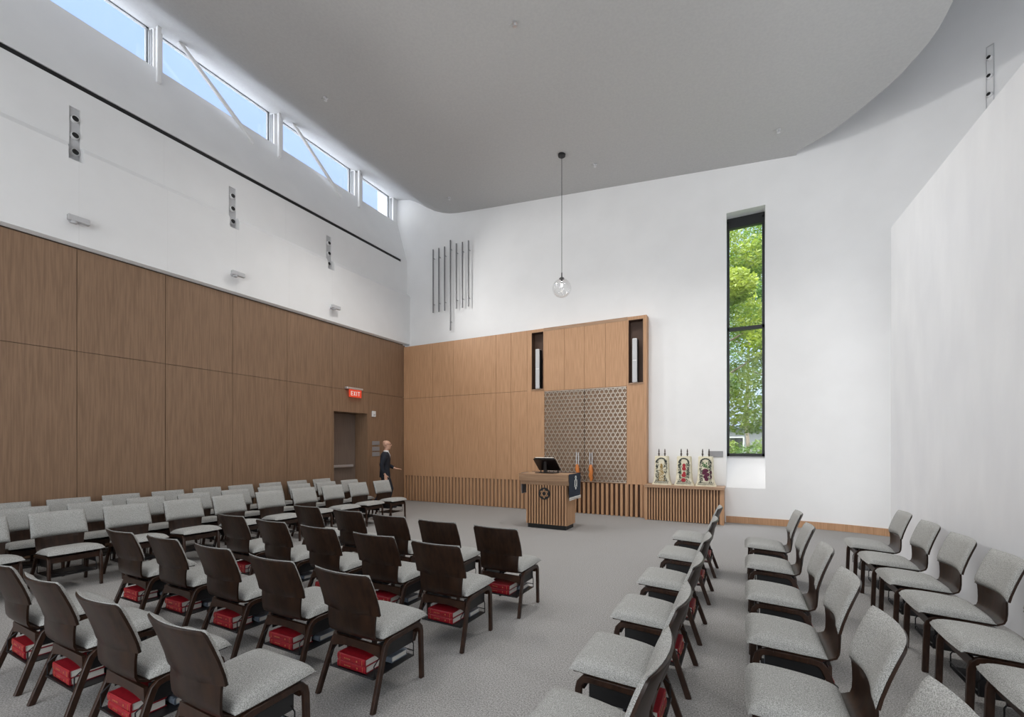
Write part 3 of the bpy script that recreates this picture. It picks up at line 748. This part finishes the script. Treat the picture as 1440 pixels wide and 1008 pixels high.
# left block, facing the centre: three rows by the oak wall
L1 = [.83, 1.49, 2.14, 2.80, 3.46, 4.10, 4.78, 5.44, 6.08, 6.73, 7.42]
L2 = [1.40, 2.06, 2.71, 3.35, 4.01, 4.68, 5.33, 5.96, 6.60, 7.24]
L3 = [1.46, 2.11, 2.75, 3.37, 4.02, 4.65, 5.27, 5.89, 6.52, 7.17]
for ys_, x, rn in ((L1, -7.19, 'front row'), (L2, -7.99, 'middle row'), (L3, -8.83, 'wall row')):
    for k, y in enumerate(reversed(ys_)):
        place(x, y, -pi / 2, 'grey chair, %s from the door end in the %s left of the hall' % (ORD[k], rn), 'chairs of the ' + rn + ' by the oak wall')

# ------------------------------------------------------------------ person walking along the oak wall
def loft(m, rings, n=16):        # rings of (centre, rx, ry, axis a, axis b)
    vs = []; fs = []
    for c, ra, rb, a, b in rings:
        c = Vector(c); a = Vector(a); b = Vector(b)
        for k in range(n):
            t = 2 * pi * k / n; vs.append(c + a * ra * cos(t) + b * rb * sin(t))
    for i in range(len(rings) - 1):
        for k in range(n): fs.append((i * n + k, i * n + (k + 1) % n, (i + 1) * n + (k + 1) % n, (i + 1) * n + k))
    fs += [tuple(range(n))[::-1], tuple((len(rings) - 1) * n + k for k in range(n))]
    return m.add(vs, fs)
def zrings(m, rows, n=20): return loft(m, [((x, y, z), rx, ry, (1, 0, 0), (0, 1, 0)) for (x, y, z, rx, ry) in rows], n)
def hand(m, wrist, palm, d, s, side, curl):
    wrist = Vector(wrist); palm = Vector(palm); d = Vector(d).normalized(); s = Vector(s).normalized(); up = s.cross(d)
    loft(m, [(wrist, .027, .021, s, up), (palm - d * .04, .030, .018, s, up), (palm, .040, .016, s, up), (palm + d * .04, .041, .013, s, up), (palm + d * .05, .036, .010, s, up)], 12)
    for k, (o, l) in enumerate(((-.031, .066), (-.0105, .078), (.0105, .073), (.031, .055))):
        p = palm + d * .042 + s * o; q = p + d * l * .5; r_ = q + (d - up * curl).normalized() * l * .3; t = r_ + (d - up * curl * 2).normalized() * l * .25
        m.tube([p, q, r_, t], [.0095, .009, .0082, .0065], n=8)
    p = palm - d * .02 + s * side * .03; q = p + (d * .6 + s * side * .8).normalized() * .04; r_ = q + (d + s * side * .2).normalized() * .03
    m.tube([p, q, r_], [.013, .0105, .008], n=8)
def remesh(o, vox):
    md = o.modifiers.new('remesh', 'REMESH'); md.mode = 'VOXEL'; md.voxel_size = vox; md.use_smooth_shade = True
    sm_ = o.modifiers.new('smooth', 'SMOOTH'); sm_.factor = .5; sm_.iterations = 3
pn = tag(empty('person', (-8.38, 8.76, 0), radians(-47)), 'bald person in dark suit and glasses walking past the door plaques', 'person')
# local +Y is the walking direction, +X the person's right side (towards the room)
body = MB()
zrings(body, [(0, .100, 1.528, .022, .022), (0, .090, 1.537, .040, .044), (0, .075, 1.56, .054, .066), (0, .062, 1.595, .064, .083), (0, .052, 1.635, .071, .094), (0, .045, 1.67, .076, .100), (0, .040, 1.705, .075, .098), (0, .035, 1.735, .064, .084), (0, .032, 1.755, .042, .058), (0, .03, 1.764, .015, .02)])
body.tube([(0, .150, 1.672), (0, .158, 1.655), (0, .170, 1.637), (0, .150, 1.628)], [.009, .011, .015, .010], n=8)
body.tube([(-.045, .132, 1.690), (0, .146, 1.692), (.045, .132, 1.690)], .009, n=6)
body.tube([(-.022, .143, 1.598), (0, .150, 1.600), (.022, .143, 1.598)], .009, n=6)
for sx in (-1, 1): body.tube([(sx * .074, .030, 1.675), (sx * .086, .022, 1.660), (sx * .082, .030, 1.640), (sx * .074, .040, 1.622)], [.010, .016, .013, .007], n=8)
zrings(body, [(0, .0, .86, .14, .10), (0, .0, 1.0, .14, .10), (0, .005, 1.2, .15, .105), (0, .01, 1.36, .17, .10), (0, .01, 1.42, .13, .085), (0, .015, 1.45, .065, .06), (0, .03, 1.49, .056, .056), (0, .05, 1.56, .054, .058)])
def limb(m, pts, r): m.tube(pts, r, n=14)
limb(body, [(.17, .0, 1.39), (.235, -.08, 1.14), (.235, -.06, .96), (.232, .0, .90)], [.05, .040, .030, .025])
limb(body, [(-.17, .0, 1.39), (-.235, .05, 1.13), (-.19, .24, 1.03)], [.05, .040, .026])
hand(body, (.232, -.005, .90), (.232, .02, .825), (0, .15, -1), (0, 1, .15), 1, .5)
hand(body, (-.19, .235, 1.03), (-.175, .32, 1.01), (.1, 1, -.15), (1, -.1, 0), 1, .25)
limb(body, [(.085, 0, .90), (.09, .15, .50), (.09, .06, .10), (.09, .10, .05), (.09, .22, .03)], [.085, .055, .04, .035, .025])
limb(body, [(-.085, 0, .90), (-.09, -.02, .49), (-.09, -.24, .16), (-.09, -.26, .10), (-.09, -.16, .03)], [.085, .055, .04, .035, .025])
ob = body.build('body', 'skin', pn, smooth=True); remesh(ob, .0065)
jk = MB()
zrings(jk, [(0, .0, .80, .178, .142), (0, .0, .88, .176, .138), (0, .0, 1.0, .168, .128), (0, .005, 1.12, .168, .128), (0, .01, 1.27, .188, .135), (0, .01, 1.36, .198, .125), (0, .01, 1.42, .165, .105), (0, .01, 1.455, .095, .078), (0, .012, 1.472, .07, .066)])
limb(jk, [(.165, .01, 1.385), (.212, -.02, 1.31), (.245, -.08, 1.14), (.242, -.06, 1.0), (.236, -.015, .915)], [.068, .068, .056, .050, .043])
limb(jk, [(-.165, .01, 1.385), (-.212, .02, 1.31), (-.245, .05, 1.13), (-.22, .15, 1.075), (-.193, .225, 1.035)], [.068, .068, .056, .050, .043])
remesh(jk.build('jacket', 'suit', pn, smooth=True), .009)
tr_ = MB()
zrings(tr_, [(0, 0, .78, .15, .11), (0, 0, .88, .155, .115), (0, 0, .96, .15, .11)])
limb(tr_, [(.08, .0, .88), (.088, .08, .70), (.092, .15, .50), (.092, .10, .28), (.092, .065, .085)], [.10, .088, .072, .064, .062])
limb(tr_, [(-.08, .0, .88), (-.088, -.01, .70), (-.092, -.025, .49), (-.092, -.14, .30), (-.092, -.245, .13)], [.10, .088, .072, .064, .062])
remesh(tr_.build('trousers', 'suit', pn, smooth=True), .009)
MB().lathe([(.058, -.01), (.068, -.008), (.064, .03), (.056, .03)], (0, .030, 1.475), 20).build('shirt_collar', 'shirt', pn, smooth=True)
MB().prism([(.135, 1.27), (.1385, 1.36), (.118, 1.425), (.085, 1.48), (.075, 1.47), (.10, 1.27)], 'x', -.035, .035).build('shirt_front', 'shirt', pn)
for sx, y, z, tl in ((.09, .075, 0, 0), (-.09, -.25, .02, .5)):
    MB().tube([(sx, y - .05, .045 + z + tl * .16), (sx, y + .03, .05 + z + tl * .10), (sx, y + .12, .040 + z + tl * .02), (sx, y + .20, .030), (sx, y + .23, .026)], [.040, .048, .045, .034, .018], n=12).build('shoe', 'black', pn, smooth=True)
gl = MB()
for sx in (-1, 1):
    gl.tube([(sx * .036 + .026 * cos(t),   .152, 1.665 + .02 * sin(t)) for t in [k * pi / 6 for k in range(13)]], .003, n=5)
    gl.tube([(sx * .062, .150, 1.668), (sx * .08, .10, 1.668), (sx * .08, .035, 1.672)], .003, n=5)
gl.tube([(-.01, .160, 1.668), (.01, .160, 1.668)], .003, n=5)
gl.build('glasses', 'black', pn)
# ------------------------------------------------------------------ outside the tall window
struct(B(-30, 30, 11.2, 70, -.4, -.1).build('ground', 'lawn'))
def leaf_cloud(centres, nleaf, size, mname, name, parent, seed):
    rr = random.Random(seed); vs = []; fs = []
    for _ in range(nleaf):
        c, rad = rr.choice(centres)
        while True:
            p = Vector((rr.uniform(-1, 1), rr.uniform(-1, 1), rr.uniform(-1, 1)))
            if p.length <= 1: break
        p = Vector(c) + Vector((p.x * rad, p.y * rad, p.z * rad * .75))
        a = Vector((rr.gauss(0, 1), rr.gauss(0, 1), rr.gauss(0, .6))).normalized(); b = a.cross(Vector((rr.gauss(0, 1), rr.gauss(0, 1), rr.gauss(0, 1)))).normalized()
        s = size * rr.uniform(.6, 1.3); i = len(vs)
        vs += [p - a * s, p - b * s * .45 + a * s * .1, p + a * s, p + b * s * .45 + a * s * .1]; fs.append((i, i + 1, i + 2, i + 3))
    me = bpy.data.meshes.new(name); me.from_pydata([tuple(v) for v in vs], [], fs); me.materials.append(M[mname])
    o = bpy.data.objects.new(name, me); COL.objects.link(o); o.parent = parent; return o
def tree(x, y, h, rad, seed, label, n, mname, low=2.2):
    r = tag(empty('leafy_tree', (x, y, -.1)), label, 'tree', 'trees outside the tall window'); rr = random.Random(seed)
    w = MB().tube([(0, 0, 0), (.05, 0, 1.5), (-.05, .1, 3), (.1, 0, h * .6), (0, 0, h * .9)], [.17, .14, .12, .08, .03], n=9)
    cs = []
    for k in range(16):
        z = low + (h - low) * (k + .5) / 16; a = k * 2.4; rr_ = rad * (1 - abs((z - h * .55) / h) * .9) * rr.uniform(.45, .8)
        c = (rr_ * cos(a), rr_ * sin(a), z + .3); w.tube([(0, 0, z - .7), (c[0] * .5, c[1] * .5, z - .2), c], [.05, .035, .015], n=5)
        cs.append((c, rr.uniform(.7, 1.1) * rad * .38))
    w.build('trunk', 'bark', r, smooth=True)
    leaf_cloud(cs, n, .085, mname, 'crown', r, seed)
    return r
tree(-1.1, 19, 9.5, 3.0, 3, 'bright yellow-green leafy tree outside the tall window, left of the gap', 26000, 'leaf', 2.4)
tree(1.5, 26.8, 12.5, 3.4, 5, 'greener leafy tree outside the tall window, farther off', 22000, 'leaf2', 5.2)
tree(.2, 35.5, 17, 4.2, 8, 'tall pale-green tree outside, its crown filling the window top', 24000, 'leaf', 8)
hb = tag(empty('clipped_bush', (0.1, 16.5, -.1)), 'low green bush filling the bottom of the tall window', 'bush')
leaf_cloud([((x * .5 - 1.8, 0, .9 + .25 * ((x * 7) % 3)), .85) for x in range(8)], 9000, .06, 'leaf', 'foliage', hb, 11)
MB().tube([(0, 0, 0), (0, 0, .9)], [.08, .05]).tube([(-1, 0, 0), (-1, 0, .8)], [.06, .04]).tube([(1, 0, 0), (1, 0, .8)], [.06, .04]).build('stem', 'bark', hb)
hs = tag(empty('house', (1.0, 41.5, -.1)), 'pale house with slate-blue roof seen through the bottom of the tall window', 'house')
B(-7, 7, 0, 8, 0, 3.2).build('wall', 'siding', hs)
MB().prism([(-.6, 3.1), (-.6, 3.25), (4, 5.6), (8.6, 3.25), (8.6, 3.1)], 'x', -7.5, 7.5).build('roof', 'roofing', hs)
for x in (-4.5, -1.6, 1.2, 4.2):
    f = B(x - .6, x + .6, -.06, .0, 1.2, 2.5).build('window', 'fixture', hs); B(x - .5, x + .5, -.075, -.06, 1.3, 2.4).build('pane', 'black', f)
# neighbouring white parapet beyond the last clerestory light
wg = tag(empty('building_wing', (-13.2, 13.5, 0)), 'white building wing seen through the last clerestory window', 'building')
B(-1.2, 1.0, -1.2, 4, 0, 10.1).build('wall', 'white', wg); B(-1.3, 1.1, -1.3, 4.1, 10.1, 10.2).build('parapet_cap', 'fixture', wg)

SPOT_E = 120
# ------------------------------------------------------------------ light
wd = bpy.data.worlds.new('World'); SC.world = wd; wd.use_nodes = True; nt = wd.node_tree; N = nt.nodes; L = nt.links
N.clear()
tc = N.new('ShaderNodeTexCoord'); sep = N.new('ShaderNodeSeparateXYZ'); L.new(tc.outputs['Generated'], sep.inputs[0])
def mrange(src, a, b, c, d):
    m = N.new('ShaderNodeMapRange'); m.interpolation_type = 'SMOOTHSTEP'
    for i, v in zip(('From Min', 'From Max', 'To Min', 'To Max'), (a, b, c, d)): m.inputs[i].default_value = v
    L.new(src, m.inputs['Value']); return m.outputs[0]
def mth(op, a, b):
    m = N.new('ShaderNodeMath'); m.operation = op
    for i, v in enumerate((a, b)):
        if isinstance(v, (int, float)): m.inputs[i].default_value = v
        else: L.new(v, m.inputs[i])
    return m.outputs[0]
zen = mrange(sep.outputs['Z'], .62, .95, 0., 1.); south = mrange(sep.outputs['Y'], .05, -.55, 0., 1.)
ramp = N.new('ShaderNodeValToRGB'); ramp.color_ramp.elements[0].position = 0.; ramp.color_ramp.elements[0].color = (.66, .79, 1, 1)
ramp.color_ramp.elements[1].position = .75; ramp.color_ramp.elements[1].color = (.33, .52, 1, 1)
L.new(sep.outputs['Z'], ramp.inputs[0])
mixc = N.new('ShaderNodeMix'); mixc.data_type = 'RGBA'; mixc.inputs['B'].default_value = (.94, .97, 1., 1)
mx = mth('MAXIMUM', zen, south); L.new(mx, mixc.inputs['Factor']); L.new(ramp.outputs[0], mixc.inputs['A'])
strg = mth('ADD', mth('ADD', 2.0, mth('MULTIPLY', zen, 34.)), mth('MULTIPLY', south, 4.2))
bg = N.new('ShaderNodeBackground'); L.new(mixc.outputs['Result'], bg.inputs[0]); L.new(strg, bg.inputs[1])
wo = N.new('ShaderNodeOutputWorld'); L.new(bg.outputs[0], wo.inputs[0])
def portal(loc, rot, sx, sy):
    l = bpy.data.lights.new('portal', 'AREA'); l.shape = 'RECTANGLE'; l.size = sx; l.size_y = sy; l.cycles.is_portal = True
    o = bpy.data.objects.new('portal', l); o.location = loc; o.rotation_euler = rot; COL.objects.link(o)
portal((-1.7, YB - .25, 3.45), (radians(90), 0, 0), 7.8, 6.3)          # added back opening, facing +Y
portal((-9.80, 2.8, 8.91), (0, radians(-90), 0), .80, 15.2)           # clerestory, facing +X
portal((.025, 10.92, 3.95), (radians(-90), 0, 0), .75, 5.2)
sun = bpy.data.lights.new('sun', 'SUN'); sun.energy = 4.5; sun.angle = radians(.6); sun.color = (1, .95, .86)
so = bpy.data.objects.new('sun', sun); COL.objects.link(so); so.location = (8, 20, 20)
so.rotation_euler = Vector((-.62, -.12, -.78)).to_track_quat('-Z', 'Y').to_euler()
# ceiling spots added as fill, most with no fitting
def spot(x, y, z, e, size=130, tgt=None, col=(1, .975, .94), r=.12, blend=.8):
    l = bpy.data.lights.new('fill_spot', 'SPOT'); l.energy = e; l.spot_size = radians(size); l.spot_blend = blend; l.color = col; l.shadow_soft_size = r
    o = bpy.data.objects.new('fill_spot', l); o.location = (x, y, z); COL.objects.link(o)
    d = Vector(tgt) - Vector((x, y, z)) if tgt else Vector((0, 0, -1)); o.rotation_euler = d.to_track_quat('-Z', 'Y').to_euler()
    return o

for (x, y) in ((-2.974, 5.6), (-7.051, 5.6), (-6.3, 7.2), (-2.9, 7.3), (-.2, 7.2), (-.2, 2.5), (-5, 2.2), (-3., -1.5), (-6.5, -1.5), (.8, -1.8)):
    spot(x, y, zc(x) - .12, SPOT_E * (5.2 if y > 7 else 1.), 125 if y > 7 else 150, r=.3)

# accent lamps in the recesses of the left wall, aimed across the hall
for y, e, t in ((2.9, 760, (2.1, 5.2, 4.0)), (5.25, 560, (2.2, 8.2, 3.8)), (7.58, 560, (-3.2, 10.4, 4.8))):
    spot(-8.98, y, 6.4, e, 85, tgt=t, col=(1, .985, .96), r=.12, blend=1.)
portal((5.3, 1.0, 2.5), (0, radians(90), 0), 4.0, 8.4)

# ------------------------------------------------------------------ camera
F = 622.; YAW = radians(27.7)
cd = bpy.data.cameras.new('Camera'); cam = bpy.data.objects.new('Camera', cd); COL.objects.link(cam); SC.camera = cam
cam.location = (0, 0, 1.62); cam.rotation_euler = (radians(90), 0, YAW)
cd.sensor_fit = 'HORIZONTAL'; cd.sensor_width = 36; cd.lens = 36 * F / 1440; cd.shift_y = (627 - 504) / 1440; cd.clip_start = .05; cd.clip_end = 300
vs_ = SC.view_settings; vs_.view_transform = 'Standard'; vs_.look = 'None'; vs_.gamma = 1; vs_.use_curve_mapping = False; vs_.exposure = -0.57
SC.cycles.max_bounces = 10; SC.cycles.diffuse_bounces = 7; SC.cycles.use_denoising = True; SC.cycles.sample_clamp_indirect = 6
SC.cycles.use_fast_gi = False; SC.cycles.caustics_reflective = False; SC.cycles.caustics_refractive = False
SC.cycles.transparent_max_bounces = 12
